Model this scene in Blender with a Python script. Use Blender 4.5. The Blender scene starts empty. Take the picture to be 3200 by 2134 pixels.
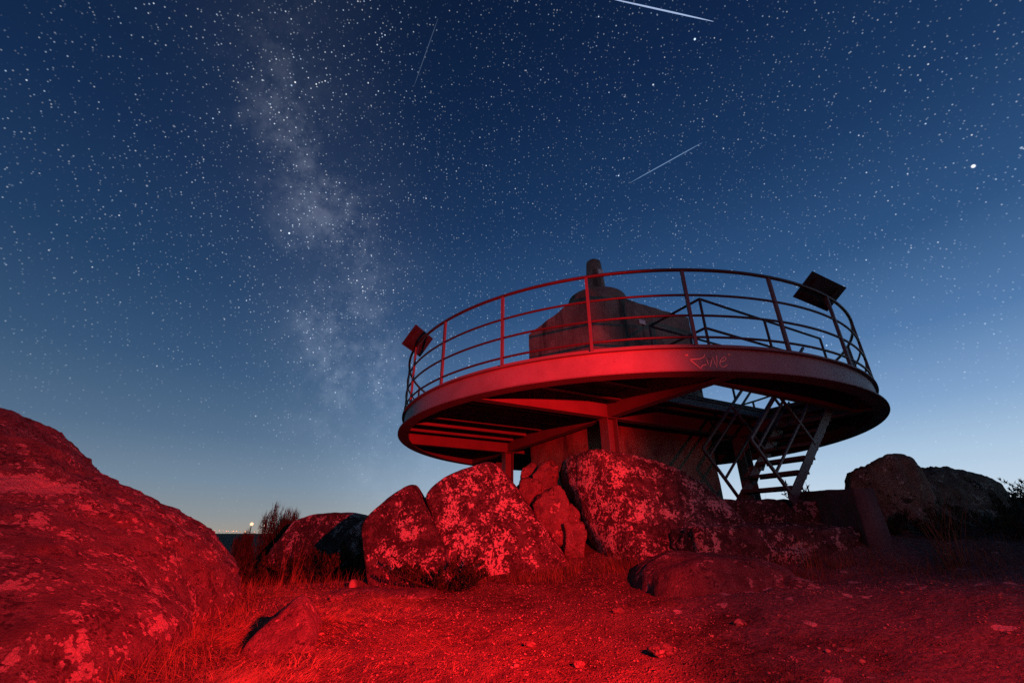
import bpy, bmesh, math, random
import numpy as np
from mathutils import Vector

# ------------------------------------------------------------------ camera, sky, exposure
scene = bpy.context.scene
CZ = 0.62                                    # camera height above the foreground gravel
PITCH = math.radians(24.36)
cam_d = bpy.data.cameras.new('camera')
cam_d.sensor_width = 36.0
cam_d.lens = 14.806
cam_d.clip_start = 0.05
cam_d.clip_end = 90000.0
cam = bpy.data.objects.new('camera', cam_d)
scene.collection.objects.link(cam)
cam.location = (0, 0, CZ)
cam.rotation_euler = (math.pi / 2 + PITCH, 0, 0)
scene.camera = cam
scene.view_settings.view_transform = 'Standard'
scene.view_settings.look = 'None'
scene.view_settings.exposure = 0.0
scene.view_settings.gamma = 1.0
scene.view_settings.use_curve_mapping = False
scene.render.engine = 'CYCLES'
scene.cycles.use_denoising = False
scene.cycles.max_bounces = 6
scene.cycles.sample_clamp_indirect = 4.0

COL = scene.collection
FPX = 1316.1                                 # focal length in photograph pixels (3200 wide)


def srgb(r, g, b):
    f = lambda c: (c / 255 / 12.92) if c <= 10 else ((c / 255 + 0.055) / 1.055) ** 2.4
    return (f(r), f(g), f(b), 1.0)


def ray(px, py):
    """direction of the sight line through a point of the photograph (3200x2134)"""
    x = (px - 1600) / FPX
    u = (1067 - py) / FPX
    return np.array([x, math.cos(PITCH) - u * math.sin(PITCH), math.sin(PITCH) + u * math.cos(PITCH)])


def at(px, py, Y):
    d = ray(px, py)
    return d * (Y / d[1]) + np.array([0, 0, CZ])


def dd(x, y, Y):                              # the same from the 2351 wide working view
    return at(x * 1.36112, y * 1.36112, Y)


def build_world():
    w = bpy.data.worlds.new('World')
    scene.world = w
    w.use_nodes = True
    nt = w.node_tree
    nt.nodes.clear()
    N = nt.nodes.new
    L = nt.links.new

    def math_(op, a, b=None, c=None, clamp=False):
        n = N('ShaderNodeMath'); n.operation = op; n.use_clamp = clamp
        for i, v in enumerate((a, b, c)):
            if v is None: continue
            if isinstance(v, (int, float)): n.inputs[i].default_value = v
            else: L(v, n.inputs[i])
        return n.outputs[0]

    def vmath(op, a, b=None):
        n = N('ShaderNodeVectorMath'); n.operation = op
        for i, v in enumerate((a, b)):
            if v is None: continue
            if isinstance(v, (tuple, list)): n.inputs[i].default_value = v
            else: L(v, n.inputs[i])
        return n.outputs['Value'] if op in ('DOT_PRODUCT', 'LENGTH') else n.outputs[0]

    def mixc(mode, f, a, b):
        n = N('ShaderNodeMix'); n.data_type = 'RGBA'; n.blend_type = mode
        if isinstance(f, (int, float)): n.inputs[0].default_value = f
        else: L(f, n.inputs[0])
        for i, v in ((6, a), (7, b)):
            if isinstance(v, tuple): n.inputs[i].default_value = v
            else: L(v, n.inputs[i])
        return n.outputs[2]

    def smooth(v, lo, hi, a=0.0, b=1.0):
        n = N('ShaderNodeMapRange'); n.interpolation_type = 'SMOOTHSTEP'
        L(v, n.inputs[0])
        n.inputs[1].default_value = lo; n.inputs[2].default_value = hi
        n.inputs[3].default_value = a; n.inputs[4].default_value = b
        return n.outputs[0]

    def ramp(v, stops):
        n = N('ShaderNodeValToRGB'); L(v, n.inputs[0])
        cr = n.color_ramp; cr.interpolation = 'B_SPLINE' if False else 'EASE'
        cr.interpolation = 'LINEAR'
        while len(cr.elements) > 1: cr.elements.remove(cr.elements[-1])
        for i, (p, c) in enumerate(stops):
            e = cr.elements[0] if i == 0 else cr.elements.new(p)
            e.position = p; e.color = c
        return n.outputs[0]

    tc = N('ShaderNodeTexCoord')
    d = vmath('NORMALIZE', tc.outputs['Generated'])
    sep = N('ShaderNodeSeparateXYZ'); L(d, sep.inputs[0])
    sz = sep.outputs[2]
    zc = math_('MAXIMUM', sz, 0.0)
    sn = lambda deg: math.sin(math.radians(deg))
    night = ramp(zc, [(0, srgb(160, 154, 146)), (sn(1.6), srgb(142, 150, 154)), (sn(5), srgb(118, 140, 160)),
                      (sn(10), srgb(86, 114, 144)), (sn(17), srgb(58, 90, 126)), (sn(26), srgb(36, 67, 106)),
                      (sn(38), srgb(22, 48, 86)), (sn(52), srgb(14, 35, 68)), (sn(68), srgb(9, 25, 52)), (1, srgb(6, 18, 42))])
    dusk = ramp(zc, [(0, srgb(214, 226, 236)), (sn(3), srgb(198, 216, 232)), (sn(7), srgb(172, 199, 224)),
                     (sn(12), srgb(128, 164, 204)), (sn(19), srgb(82, 122, 170)), (sn(28), srgb(47, 84, 130)),
                     (sn(40), srgb(27, 57, 98)), (sn(55), srgb(16, 38, 74)), (1, srgb(6, 18, 42))])
    flat = vmath('NORMALIZE', vmath('MULTIPLY', d, (1, 1, 0)))
    az = math.radians(52)                                     # where the last twilight stands
    cosg = vmath('DOT_PRODUCT', flat, (math.sin(az), math.cos(az), 0))
    base = mixc('MIX', smooth(cosg, 0.15, 0.95), night, dusk)
    # the side turned away from the twilight is a little deeper
    away = smooth(cosg, -0.8, 0.4, 0.80, 1.0)
    base = mixc('MULTIPLY', 1.0, base, mixc('MIX', away, (0, 0, 0, 1), (1, 1, 1, 1)))

    # --- Milky Way: a band along a great circle, broken up by dark dust lanes
    p0 = ray(640 * 1.361, 10 * 1.361); p1 = ray(835 * 1.361, 900 * 1.361)
    n = np.cross(p0, p1); n /= np.linalg.norm(n)
    warp = N('ShaderNodeTexNoise'); warp.inputs['Scale'].default_value = 4.0; warp.inputs['Detail'].default_value = 6
    L(d, warp.inputs['Vector'])
    s = math_('ADD', vmath('DOT_PRODUCT', d, tuple(n)), math_('MULTIPLY', math_('SUBTRACT', warp.outputs[0], 0.5), 0.16))
    broad = math_('EXPONENT', math_('MULTIPLY', math_('POWER', math_('ABSOLUTE', math_('DIVIDE', s, 0.17)), 2.0), -1.0))
    core = math_('EXPONENT', math_('MULTIPLY', math_('POWER', math_('ABSOLUTE', math_('DIVIDE', s, 0.092)), 2.0), -1.0))
    cl = N('ShaderNodeTexNoise'); cl.inputs['Scale'].default_value = 11.0; cl.inputs['Detail'].default_value = 10; cl.inputs['Roughness'].default_value = 0.72
    L(d, cl.inputs['Vector'])
    clouds = smooth(cl.outputs[0], 0.40, 0.70)
    cl2 = N('ShaderNodeTexNoise'); cl2.inputs['Scale'].default_value = 3.2; cl2.inputs['Detail'].default_value = 3
    L(vmath('ADD', d, (3.1, 1.7, 0.4)), cl2.inputs['Vector'])
    lane = smooth(cl2.outputs[0], 0.40, 0.58)
    mw = math_('ADD', math_('MULTIPLY', broad, 0.17), math_('MULTIPLY', math_('MULTIPLY', core, clouds), math_('MULTIPLY_ADD', lane, 0.8, 0.35)))
    low = smooth(sz, 0.0, 0.16)
    mw = math_('MULTIPLY', mw, math_('MULTIPLY', math_('MULTIPLY_ADD', low, 0.75, 0.25), smooth(sz, 0.35, 0.95, 1.25, 0.45)))
    col = mixc('ADD', mw, base, (0.084, 0.092, 0.112, 1))
    # fainter second arm
    # --- stars
    def stars(scale, r0, r1, lo, gain, seed, mwb=0.0):
        v = N('ShaderNodeTexVoronoi'); v.voronoi_dimensions = '3D'; v.feature = 'F1'
        v.inputs['Scale'].default_value = scale
        L(vmath('ADD', d, (seed, seed * 0.37, seed * 0.71)), v.inputs['Vector'])
        disc = smooth(v.outputs['Distance'], r0, r1, 1.0, 0.0)
        sc = N('ShaderNodeSeparateColor'); L(v.outputs['Color'], sc.inputs[0])
        thr = lo
        b = N('ShaderNodeMapRange'); L(sc.outputs[0], b.inputs[0])
        b.inputs[1].default_value = lo; b.inputs[2].default_value = 1.0; b.inputs[3].default_value = 0.0; b.inputs[4].default_value = 1.0
        mag = math_('POWER', b.outputs[0], 3.6)
        if mwb:
            mag = math_('MULTIPLY', mag, math_('MULTIPLY_ADD', math_('MULTIPLY', broad, clouds), mwb, 1.0))
        ext = smooth(sz, 0.03, 0.5, 0.14, 1.0)
        tint = mixc('MIX', sc.outputs[1], (0.55, 0.75, 1.0, 1), (0.95, 0.95, 0.95, 1))
        val = math_('MULTIPLY', math_('MULTIPLY', math_('MULTIPLY', disc, mag), ext), gain)
        return mixc('MIX', val, (0, 0, 0, 1), tint) if False else (val, tint)

    for args in ((190, 0.05, 0.31, 0.0, 0.40, 5.3, 4.0), (95, 0.03, 0.150, 0.25, 0.80, 1.7, 2.2),
                 (46, 0.012, 0.072, 0.25, 1.35, 9.1, 0.0), (19, 0.010, 0.046, 0.1, 2.4, 13.4, 0.0)):
        val, tint = stars(*args)
        vt = N('ShaderNodeVectorMath'); vt.operation = 'SCALE'
        L(tint, vt.inputs[0]); L(val, vt.inputs['Scale'])
        col = mixc('ADD', 1.0, col, vt.outputs[0])
    # a planet, brighter than every star
    pd = ray(2235 * 1.361, 382 * 1.361); pd /= np.linalg.norm(pd)
    ang = vmath('LENGTH', vmath('SUBTRACT', d, tuple(pd)))
    pv = smooth(ang, 0.0009, 0.0034, 1.0, 0.0)
    col = mixc('ADD', pv, col, (1.4, 1.4, 1.35, 1))
    bg = N('ShaderNodeBackground'); L(col, bg.inputs[0]); bg.inputs[1].default_value = 1.0
    out = N('ShaderNodeOutputWorld'); L(bg.outputs[0], out.inputs[0])
    w.cycles.sampling_method = 'MANUAL'
    w.cycles.sample_map_resolution = 512


build_world()

# ------------------------------------------------------------------ helpers
random.seed(7)
RNG = np.random.default_rng(11)


class MB:
    """collects shapes; build() links them as ONE mesh object"""
    def __init__(self): self.v = []; self.f = []; self.n = 0

    def add(self, verts, faces):
        self.v.extend([tuple(map(float, p)) for p in verts])
        self.f.extend([tuple(i + self.n for i in f) for f in faces])
        self.n += len(verts)
        return self

    def obox(self, c, ax, ay, az, h):
        c = np.array(c, float); ax, ay, az = [np.array(q, float) for q in (ax, ay, az)]
        pts = [c + ax * h[0] * i + ay * h[1] * j + az * h[2] * k for k in (-1, 1) for j in (-1, 1) for i in (-1, 1)]
        return self.add(pts, [(0, 2, 3, 1), (4, 5, 7, 6), (0, 1, 5, 4), (2, 6, 7, 3), (0, 4, 6, 2), (1, 3, 7, 5)])

    def bar(self, p, q, wx, wy, up=(0, 0, 1)):
        """a rectangular bar from p to q; wx across, wy along 'up'"""
        p = np.array(p, float); q = np.array(q, float); t = q - p; L = np.linalg.norm(t); t /= L
        u = np.array(up, float); s = np.cross(t, u)
        if np.linalg.norm(s) < 1e-6: s = np.cross(t, np.array([1.0, 0, 0]))
        s /= np.linalg.norm(s); u = np.cross(s, t)
        return self.obox((p + q) / 2, t, s, u, (L / 2, wx / 2, wy / 2))

    def tube(self, pts, r, n=8, closed=False, cap=True):
        pts = np.array(pts, float); m = len(pts)
        rr = np.broadcast_to(np.array(r, float), (m,))
        if closed: tg = np.roll(pts, -1, 0) - np.roll(pts, 1, 0)
        else: tg = np.gradient(pts, axis=0)
        tg /= np.linalg.norm(tg, axis=1)[:, None] + 1e-12
        up = np.array([0, 0, 1.0]) if abs(tg[0][2]) < 0.95 else np.array([1.0, 0, 0])
        vs = []
        for i in range(m):
            s = np.cross(tg[i], up); s /= np.linalg.norm(s) + 1e-12; u = np.cross(s, tg[i])
            for k in range(n):
                a = 2 * math.pi * k / n
                vs.append(pts[i] + rr[i] * (math.cos(a) * s + math.sin(a) * u))
        fs = []
        for i in range(m if closed else m - 1):
            j = (i + 1) % m
            for k in range(n):
                fs.append((i * n + k, i * n + (k + 1) % n, j * n + (k + 1) % n, j * n + k))
        if not closed and cap:
            fs.append(tuple(range(n))[::-1]); fs.append(tuple((m - 1) * n + k for k in range(n)))
        return self.add(vs, fs)

    def ring(self, c, prof, seg=128):
        """closed profile [(radius, z)...] swept round the vertical axis through c; every side its own strip, edges stay crisp"""
        m = len(prof); vs = []; fs = []
        for k in range(m):
            pq = (prof[k], prof[(k + 1) % m]); o = len(vs)
            for i in range(seg):
                a = 2 * math.pi * i / seg
                for r, z in pq: vs.append((c[0] + r * math.cos(a), c[1] + r * math.sin(a), c[2] + z))
            for i in range(seg):
                j = (i + 1) % seg
                fs.append((o + i * 2, o + j * 2, o + j * 2 + 1, o + i * 2 + 1))
        return self.add(vs, fs)

    def lathe(self, c, prof, seg=40):
        """open profile from axis to axis"""
        m = len(prof); vs = []; fs = []
        for i in range(seg):
            a = 2 * math.pi * i / seg
            for r, z in prof: vs.append((c[0] + r * math.cos(a), c[1] + r * math.sin(a), c[2] + z))
        for i in range(seg):
            j = (i + 1) % seg
            for k in range(m - 1): fs.append((i * m + k, j * m + k, j * m + k + 1, i * m + k + 1))
        fs.append(tuple(i * m + m - 1 for i in range(seg))); fs.append(tuple(i * m for i in range(seg))[::-1])
        return self.add(vs, fs)

    def build(self, name, mat, parent=None, smooth=False, bevel=0.0):
        return mesh_obj(name, np.array(self.v), self.f, mat, parent, smooth, bevel)


def origin(o):
    p = np.zeros(3)
    while o is not None:
        p += np.array(o.location); o = o.parent
    return p


def mesh_obj(name, v, f, mat, parent=None, smooth=False, bevel=0.0, base=None):
    me = bpy.data.meshes.new(name)
    o = bpy.data.objects.new(name, me)
    off = origin(parent) if parent is not None else (np.array(base) if base is not None else np.zeros(3))
    v = np.asarray(v, float) - off
    if isinstance(f, np.ndarray):
        k = f.shape[1]; nf = len(f)
        me.vertices.add(len(v)); me.vertices.foreach_set('co', v.astype(np.float32).ravel())
        me.loops.add(nf * k); me.loops.foreach_set('vertex_index', f.astype(np.int32).ravel())
        me.polygons.add(nf); me.polygons.foreach_set('loop_start', np.arange(0, nf * k, k, dtype=np.int32))
        me.polygons.foreach_set('loop_total', np.full(nf, k, dtype=np.int32))
        me.update(calc_edges=True)
    else:
        me.from_pydata([tuple(p) for p in v], [], f)
        bm = bmesh.new(); bm.from_mesh(me); bmesh.ops.recalc_face_normals(bm, faces=bm.faces); bm.to_mesh(me); bm.free()
    if smooth:
        me.polygons.foreach_set('use_smooth', np.ones(len(me.polygons), dtype=bool))
    me.materials.append(mat)
    if parent is not None: o.parent = parent
    elif base is not None: o.location = base
    COL.objects.link(o)
    if bevel:
        b = o.modifiers.new('bevel', 'BEVEL'); b.width = bevel; b.segments = 2; b.limit_method = 'ANGLE'
    return o


def empty(name, loc):
    o = bpy.data.objects.new(name, None); o.empty_display_size = 0.2
    o.location = tuple(map(float, loc)); COL.objects.link(o)
    return o


def tag(o, label=None, cat=None, group=None, kind=None):
    if label: o['label'] = label
    if cat: o['category'] = cat
    if group: o['group'] = group
    if kind: o['kind'] = kind
    return o


# --- gradient noise in numpy
_P = np.random.default_rng(3).permutation(256); _P = np.concatenate([_P, _P, _P])
_G = np.random.default_rng(4).normal(size=(256, 3)); _G /= np.linalg.norm(_G, axis=1)[:, None]


def perlin(p):
    i = np.floor(p).astype(int); f = p - i; i &= 255
    u = f * f * f * (f * (f * 6 - 15) + 10)
    res = 0
    for dx in (0, 1):
        wx = u[:, 0] if dx else 1 - u[:, 0]
        for dy in (0, 1):
            wy = u[:, 1] if dy else 1 - u[:, 1]
            for dz in (0, 1):
                wz = u[:, 2] if dz else 1 - u[:, 2]
                h = _P[_P[_P[(i[:, 0] + dx) & 255] + ((i[:, 1] + dy) & 255)] + ((i[:, 2] + dz) & 255)]
                g = _G[h]
                res = res + wx * wy * wz * (g[:, 0] * (f[:, 0] - dx) + g[:, 1] * (f[:, 1] - dy) + g[:, 2] * (f[:, 2] - dz))
    return res


def fbm(p, octv=5, rough=0.5, ridged=False):
    s = np.zeros(len(p)); a = 1.0; q = np.array(p, float)
    for k in range(octv):
        n = perlin(q)
        s += a * ((0.35 - np.abs(n)) if ridged else n)
        a *= rough; q = q * 2.03 + 17.3
    return s


# ------------------------------------------------------------------ materials
def new_mat(name):
    m = bpy.data.materials.new(name); m.use_nodes = True
    nt = m.node_tree; nt.nodes.clear()
    out = nt.nodes.new('ShaderNodeOutputMaterial'); b = nt.nodes.new('ShaderNodeBsdfPrincipled')
    nt.links.new(b.outputs[0], out.inputs[0])
    return m, nt, b


class NB:
    """small node-building helper"""
    def __init__(self, nt):
        self.nt = nt; self.geo = nt.nodes.new('ShaderNodeNewGeometry').outputs['Position']

    def noise(self, scale, detail=5, rough=0.55, vec=None, dist=0.0, off=(0, 0, 0), stretch=(1, 1, 1)):
        mp = self.nt.nodes.new('ShaderNodeMapping'); mp.inputs['Location'].default_value = off; mp.inputs['Scale'].default_value = stretch
        self.nt.links.new(vec or self.geo, mp.inputs['Vector'])
        n = self.nt.nodes.new('ShaderNodeTexNoise')
        n.inputs['Scale'].default_value = scale; n.inputs['Detail'].default_value = detail
        n.inputs['Roughness'].default_value = rough; n.inputs['Distortion'].default_value = dist
        self.nt.links.new(mp.outputs[0], n.inputs['Vector'])
        return n.outputs[0]

    def voro(self, scale, feature='F1', out='Distance', vec=None, rnd=1.0):
        v = self.nt.nodes.new('ShaderNodeTexVoronoi'); v.feature = feature
        v.inputs['Scale'].default_value = scale; v.inputs['Randomness'].default_value = rnd
        self.nt.links.new(vec or self.geo, v.inputs['Vector'])
        return v.outputs[out]

    def rng(self, v, lo, hi, a=0.0, b=1.0, smooth=True):
        n = self.nt.nodes.new('ShaderNodeMapRange')
        if smooth: n.interpolation_type = 'SMOOTHSTEP'
        self.nt.links.new(v, n.inputs[0])
        for k, x in enumerate((lo, hi, a, b)): n.inputs[k + 1].default_value = x
        return n.outputs[0]

    def math(self, op, a, b=None, clamp=False):
        n = self.nt.nodes.new('ShaderNodeMath'); n.operation = op; n.use_clamp = clamp
        for i, v in enumerate((a, b)):
            if v is None: continue
            if isinstance(v, (int, float)): n.inputs[i].default_value = v
            else: self.nt.links.new(v, n.inputs[i])
        return n.outputs[0]

    def mix(self, f, a, b, mode='MIX'):
        n = self.nt.nodes.new('ShaderNodeMix'); n.data_type = 'RGBA'; n.blend_type = mode
        if isinstance(f, (int, float)): n.inputs[0].default_value = f
        else: self.nt.links.new(f, n.inputs[0])
        for i, v in ((6, a), (7, b)):
            if isinstance(v, (tuple, list)): n.inputs[i].default_value = tuple(v) + ((1,) if len(v) == 3 else ())
            else: self.nt.links.new(v, n.inputs[i])
        return n.outputs[2]

    def warp(self, scale, amt):
        n = self.nt.nodes.new('ShaderNodeTexNoise'); n.inputs['Scale'].default_value = scale; n.inputs['Detail'].default_value = 3
        self.nt.links.new(self.geo, n.inputs['Vector'])
        v = self.nt.nodes.new('ShaderNodeVectorMath'); v.operation = 'MULTIPLY_ADD'
        self.nt.links.new(n.outputs['Color'], v.inputs[0]); v.inputs[1].default_value = (amt, amt, amt)
        self.nt.links.new(self.geo, v.inputs[2])
        return v.outputs[0]

    def bump(self, bsdf, h, strength, dist):
        b = self.nt.nodes.new('ShaderNodeBump'); b.inputs['Strength'].default_value = strength; b.inputs['Distance'].default_value = dist
        self.nt.links.new(h, b.inputs['Height']); self.nt.links.new(b.outputs[0], bsdf.inputs['Normal'])


def mat_rock(name, base=(0.16, 0.145, 0.135), light=(0.46, 0.44, 0.40), dark=(0.035, 0.033, 0.03), lich=0.5, dk=0.5, stretch=(1, 1, 1), scale=1.0, crust=None):
    """granite with ragged crusts of pale lichen and black moss; lich and dk are rough cover fractions"""
    m, nt, b = new_mat(name); n = NB(nt)
    wv = n.warp(7 * scale, 0.12)
    fine = n.noise(70 * scale, 6, 0.68)
    mid = n.noise(7 * scale, 7, 0.66, off=(3, 1, 2), stretch=stretch)
    col = n.mix(n.rng(fine, 0.32, 0.70), tuple(c * 0.5 for c in base), tuple(c * 1.35 for c in base))
    col = n.mix(n.rng(mid, 0.40, 0.66), col, tuple(c * 0.55 for c in base))
    cell = n.voro(21 * scale, vec=wv); cell2 = n.voro(52 * scale, vec=wv)
    patch = n.noise(2.7 * scale, 10, 0.70, off=(7, 3, 5), stretch=stretch)
    small = n.noise(9.0 * scale, 9, 0.70, off=(2, 8, 5), stretch=stretch)
    a = n.math('ADD', patch, n.math('MULTIPLY', n.math('SUBTRACT', 0.36, cell), 0.22))
    a = n.math('ADD', a, n.math('MULTIPLY', n.math('SUBTRACT', small, 0.5), 0.55))
    t = 0.66 - lich * 0.32
    f1 = n.rng(a, t, t + 0.035)
    c = n.math('ADD', small, n.math('MULTIPLY', n.math('SUBTRACT', 0.36, cell2), 0.26))
    t2 = 0.72 - lich * 0.22
    f2 = n.rng(c, t2, t2 + 0.05)
    fl = n.math('MAXIMUM', f1, n.math('MULTIPLY', f2, 0.75))
    lc = n.mix(n.rng(fine, 0.32, 0.66), tuple(x * 0.62 for x in light), tuple(x * 1.2 for x in light))
    col = n.mix(n.math('MULTIPLY', fl, 0.92), col, lc)
    dcell = n.voro(27 * scale, vec=wv)
    dp = n.noise(3.9 * scale, 9, 0.72, off=(1, 9, 4), stretch=stretch)
    dsm = n.noise(13 * scale, 8, 0.7, off=(6, 2, 9), stretch=stretch)
    e = n.math('ADD', n.math('ADD', dp, n.math('MULTIPLY', n.math('SUBTRACT', 0.36, dcell), 0.30)), n.math('MULTIPLY', n.math('SUBTRACT', dsm, 0.5), 0.55))
    td = 0.68 - dk * 0.30
    fd = n.rng(e, td, td + 0.05)
    col = n.mix(n.math('MULTIPLY', fd, 0.92), col, tuple(dark))
    if crust is not None:                        # one large pale crust
        v = nt.nodes.new('ShaderNodeVectorMath'); v.operation = 'SUBTRACT'; nt.links.new(n.geo, v.inputs[0]); v.inputs[1].default_value = tuple(map(float, crust[0]))
        w = nt.nodes.new('ShaderNodeVectorMath'); w.operation = 'DIVIDE'; nt.links.new(v.outputs[0], w.inputs[0]); w.inputs[1].default_value = crust[1]
        l = nt.nodes.new('ShaderNodeVectorMath'); l.operation = 'LENGTH'; nt.links.new(w.outputs[0], l.inputs[0])
        g = n.math('ADD', l.outputs['Value'], n.math('MULTIPLY', n.math('SUBTRACT', small, 0.5), 2.6))
        col = n.mix(n.rng(g, 0.95, 1.05, 1.0, 0.0), col, lc)
    nt.links.new(col, b.inputs['Base Color'])
    b.inputs['Roughness'].default_value = 0.93; b.inputs['Specular IOR Level'].default_value = 0.12
    h = n.math('ADD', n.math('MULTIPLY', fine, 0.7), n.math('MULTIPLY', mid, 1.5))
    h = n.math('ADD', h, n.math('MULTIPLY', fl, 0.22))
    n.bump(b, h, 0.9, 0.035)
    return m


def mat_concrete(name, a, c, streak=(0.03, 0.03, 0.028), amt=0.6):
    m, nt, b = new_mat(name); n = NB(nt)
    big = n.noise(1.3, 6, 0.6); fine = n.noise(45, 5, 0.6)
    st = n.noise(2.2, 6, 0.65, stretch=(1, 1, 0.22), off=(4, 0, 2))
    pit = n.noise(9, 5, 0.7, off=(2, 5, 1))
    col = n.mix(n.rng(big, 0.35, 0.65), a, c)
    col = n.mix(n.rng(fine, 0.3, 0.75, 0, 0.45), col, tuple(x * 0.45 for x in a))
    col = n.mix(n.math('MULTIPLY', n.rng(st, 0.5, 0.68), amt), col, streak)
    col = n.mix(n.math('MULTIPLY', n.rng(pit, 0.58, 0.7), amt * 0.8), col, streak)
    nt.links.new(col, b.inputs['Base Color'])
    b.inputs['Roughness'].default_value = 0.92; b.inputs['Specular IOR Level'].default_value = 0.15
    n.bump(b, n.math('ADD', fine, n.math('MULTIPLY', pit, 1.5)), 0.55, 0.012)
    return m


def mat_steel(name, paint, rust=(0.09, 0.028, 0.012), amt=0.35, rough=0.5):
    m, nt, b = new_mat(name); n = NB(nt)
    big = n.noise(2.0, 6, 0.62); fine = n.noise(38, 5, 0.6)
    st = n.noise(5, 5, 0.6, stretch=(1, 1, 0.18), off=(1, 2, 3))
    col = n.mix(n.rng(big, 0.3, 0.7), tuple(x * 0.82 for x in paint), tuple(x * 1.12 for x in paint))
    col = n.mix(n.math('MULTIPLY', n.rng(n.math('MULTIPLY', n.math('ADD', fine, st), 0.5), 0.53, 0.66), amt), col, rust)
    nt.links.new(col, b.inputs['Base Color'])
    nt.links.new(n.rng(fine, 0.2, 0.8, rough - 0.12, rough + 0.2), b.inputs['Roughness'])
    b.inputs['Specular IOR Level'].default_value = 0.4
    n.bump(b, fine, 0.18, 0.004)
    return m


def mat_plain(name, col, rough=0.85, var=0.35, scale=30, spec=0.2):
    m, nt, b = new_mat(name); n = NB(nt)
    f = n.noise(scale, 4, 0.6)
    c = n.mix(n.rng(f, 0.3, 0.7), tuple(x * (1 - var) for x in col), tuple(x * (1 + var) for x in col))
    nt.links.new(c, b.inputs['Base Color']); b.inputs['Roughness'].default_value = rough
    b.inputs['Specular IOR Level'].default_value = spec
    return m


def mat_emit(name, col, strength):
    m = bpy.data.materials.new(name); m.use_nodes = True; nt = m.node_tree; nt.nodes.clear()
    out = nt.nodes.new('ShaderNodeOutputMaterial'); e = nt.nodes.new('ShaderNodeEmission')
    e.inputs[0].default_value = tuple(col) + (1,); e.inputs[1].default_value = strength
    nt.links.new(e.outputs[0], out.inputs[0])
    m.cycles.emission_sampling = 'NONE'
    return m


def mat_ground():
    m, nt, b = new_mat('gravel_and_soil'); n = NB(nt)
    wv = n.warp(14, 0.02)
    fine = n.noise(120, 5, 0.7); mid = n.noise(17, 6, 0.65); big = n.noise(1.15, 6, 0.62)
    peb = n.voro(46, vec=wv); pebc = n.voro(46, out='Color', vec=wv)
    peb2 = n.voro(105, vec=wv)
    sep = nt.nodes.new('ShaderNodeSeparateColor'); nt.links.new(pebc, sep.inputs[0])
    sand = n.mix(n.rng(fine, 0.3, 0.7), (0.10, 0.08, 0.06), (0.27, 0.225, 0.18))
    sand = n.mix(n.math('MULTIPLY', n.rng(peb, 0.22, 0.42, 1, 0), n.rng(sep.outputs[0], 0.45, 0.9)), sand, (0.38, 0.34, 0.29))
    sand = n.mix(n.rng(peb2, 0.32, 0.58, 0, 0.75), sand, (0.06, 0.048, 0.036))
    soil = n.mix(n.rng(mid, 0.35, 0.65), (0.045, 0.035, 0.026), (0.13, 0.10, 0.072))
    col = n.mix(n.rng(n.math('ADD', big, n.math('MULTIPLY', mid, 0.35)), 0.56, 0.74), sand, soil)
    # bare bedrock showing through towards the right
    xyz = nt.nodes.new('ShaderNodeSeparateXYZ'); nt.links.new(n.geo, xyz.inputs[0])
    right = n.rng(xyz.outputs[0], 0.2, 2.2)
    rockf = n.rng(n.math('ADD', n.math('MULTIPLY', right, 0.42), n.noise(1.9, 6, 0.6, off=(5, 2, 0))), 0.66, 0.84)
    rk = n.mix(n.rng(n.noise(40, 6, 0.68), 0.3, 0.7), (0.065, 0.058, 0.054), (0.18, 0.16, 0.15))
    spots = n.math('ADD', n.rng(n.voro(4.6, vec=n.warp(11, 0.10)), 0.16, 0.24, 0.9, -0.6), n.math('MULTIPLY', n.math('SUBTRACT', n.noise(2.7, 4, 0.6, off=(8, 1, 1)), 0.55), 3.0))
    rk = n.mix(n.rng(spots, 0.45, 0.6), rk, (0.42, 0.40, 0.37))
    col = n.mix(n.math('MULTIPLY', rockf, 0.9), col, rk)
    # beyond the hilltop: scrubland and, at last, dark plain
    ln = nt.nodes.new('ShaderNodeVectorMath'); ln.operation = 'LENGTH'; nt.links.new(n.geo, ln.inputs[0])
    far = n.rng(ln.outputs['Value'], 9.0, 16.0)
    col = n.mix(far, col, n.mix(n.rng(mid, 0.35, 0.65), (0.022, 0.026, 0.014), (0.06, 0.055, 0.03)))
    nt.links.new(col, b.inputs['Base Color'])
    b.inputs['Roughness'].default_value = 0.95; b.inputs['Specular IOR Level'].default_value = 0.1
    h = n.math('ADD', n.math('MULTIPLY', n.rng(peb, 0.0, 0.55, 1, 0), n.math('MULTIPLY', sep.outputs[0], 0.9)), n.math('MULTIPLY', n.rng(peb2, 0, 0.6, 1, 0), 0.4))
    h = n.math('ADD', n.math('MULTIPLY', h, n.rng(rockf, 0, 1, 1, 0.12)), n.math('MULTIPLY', mid, 1.6))
    n.bump(b, h, 0.95, 0.028)
    return m


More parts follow.
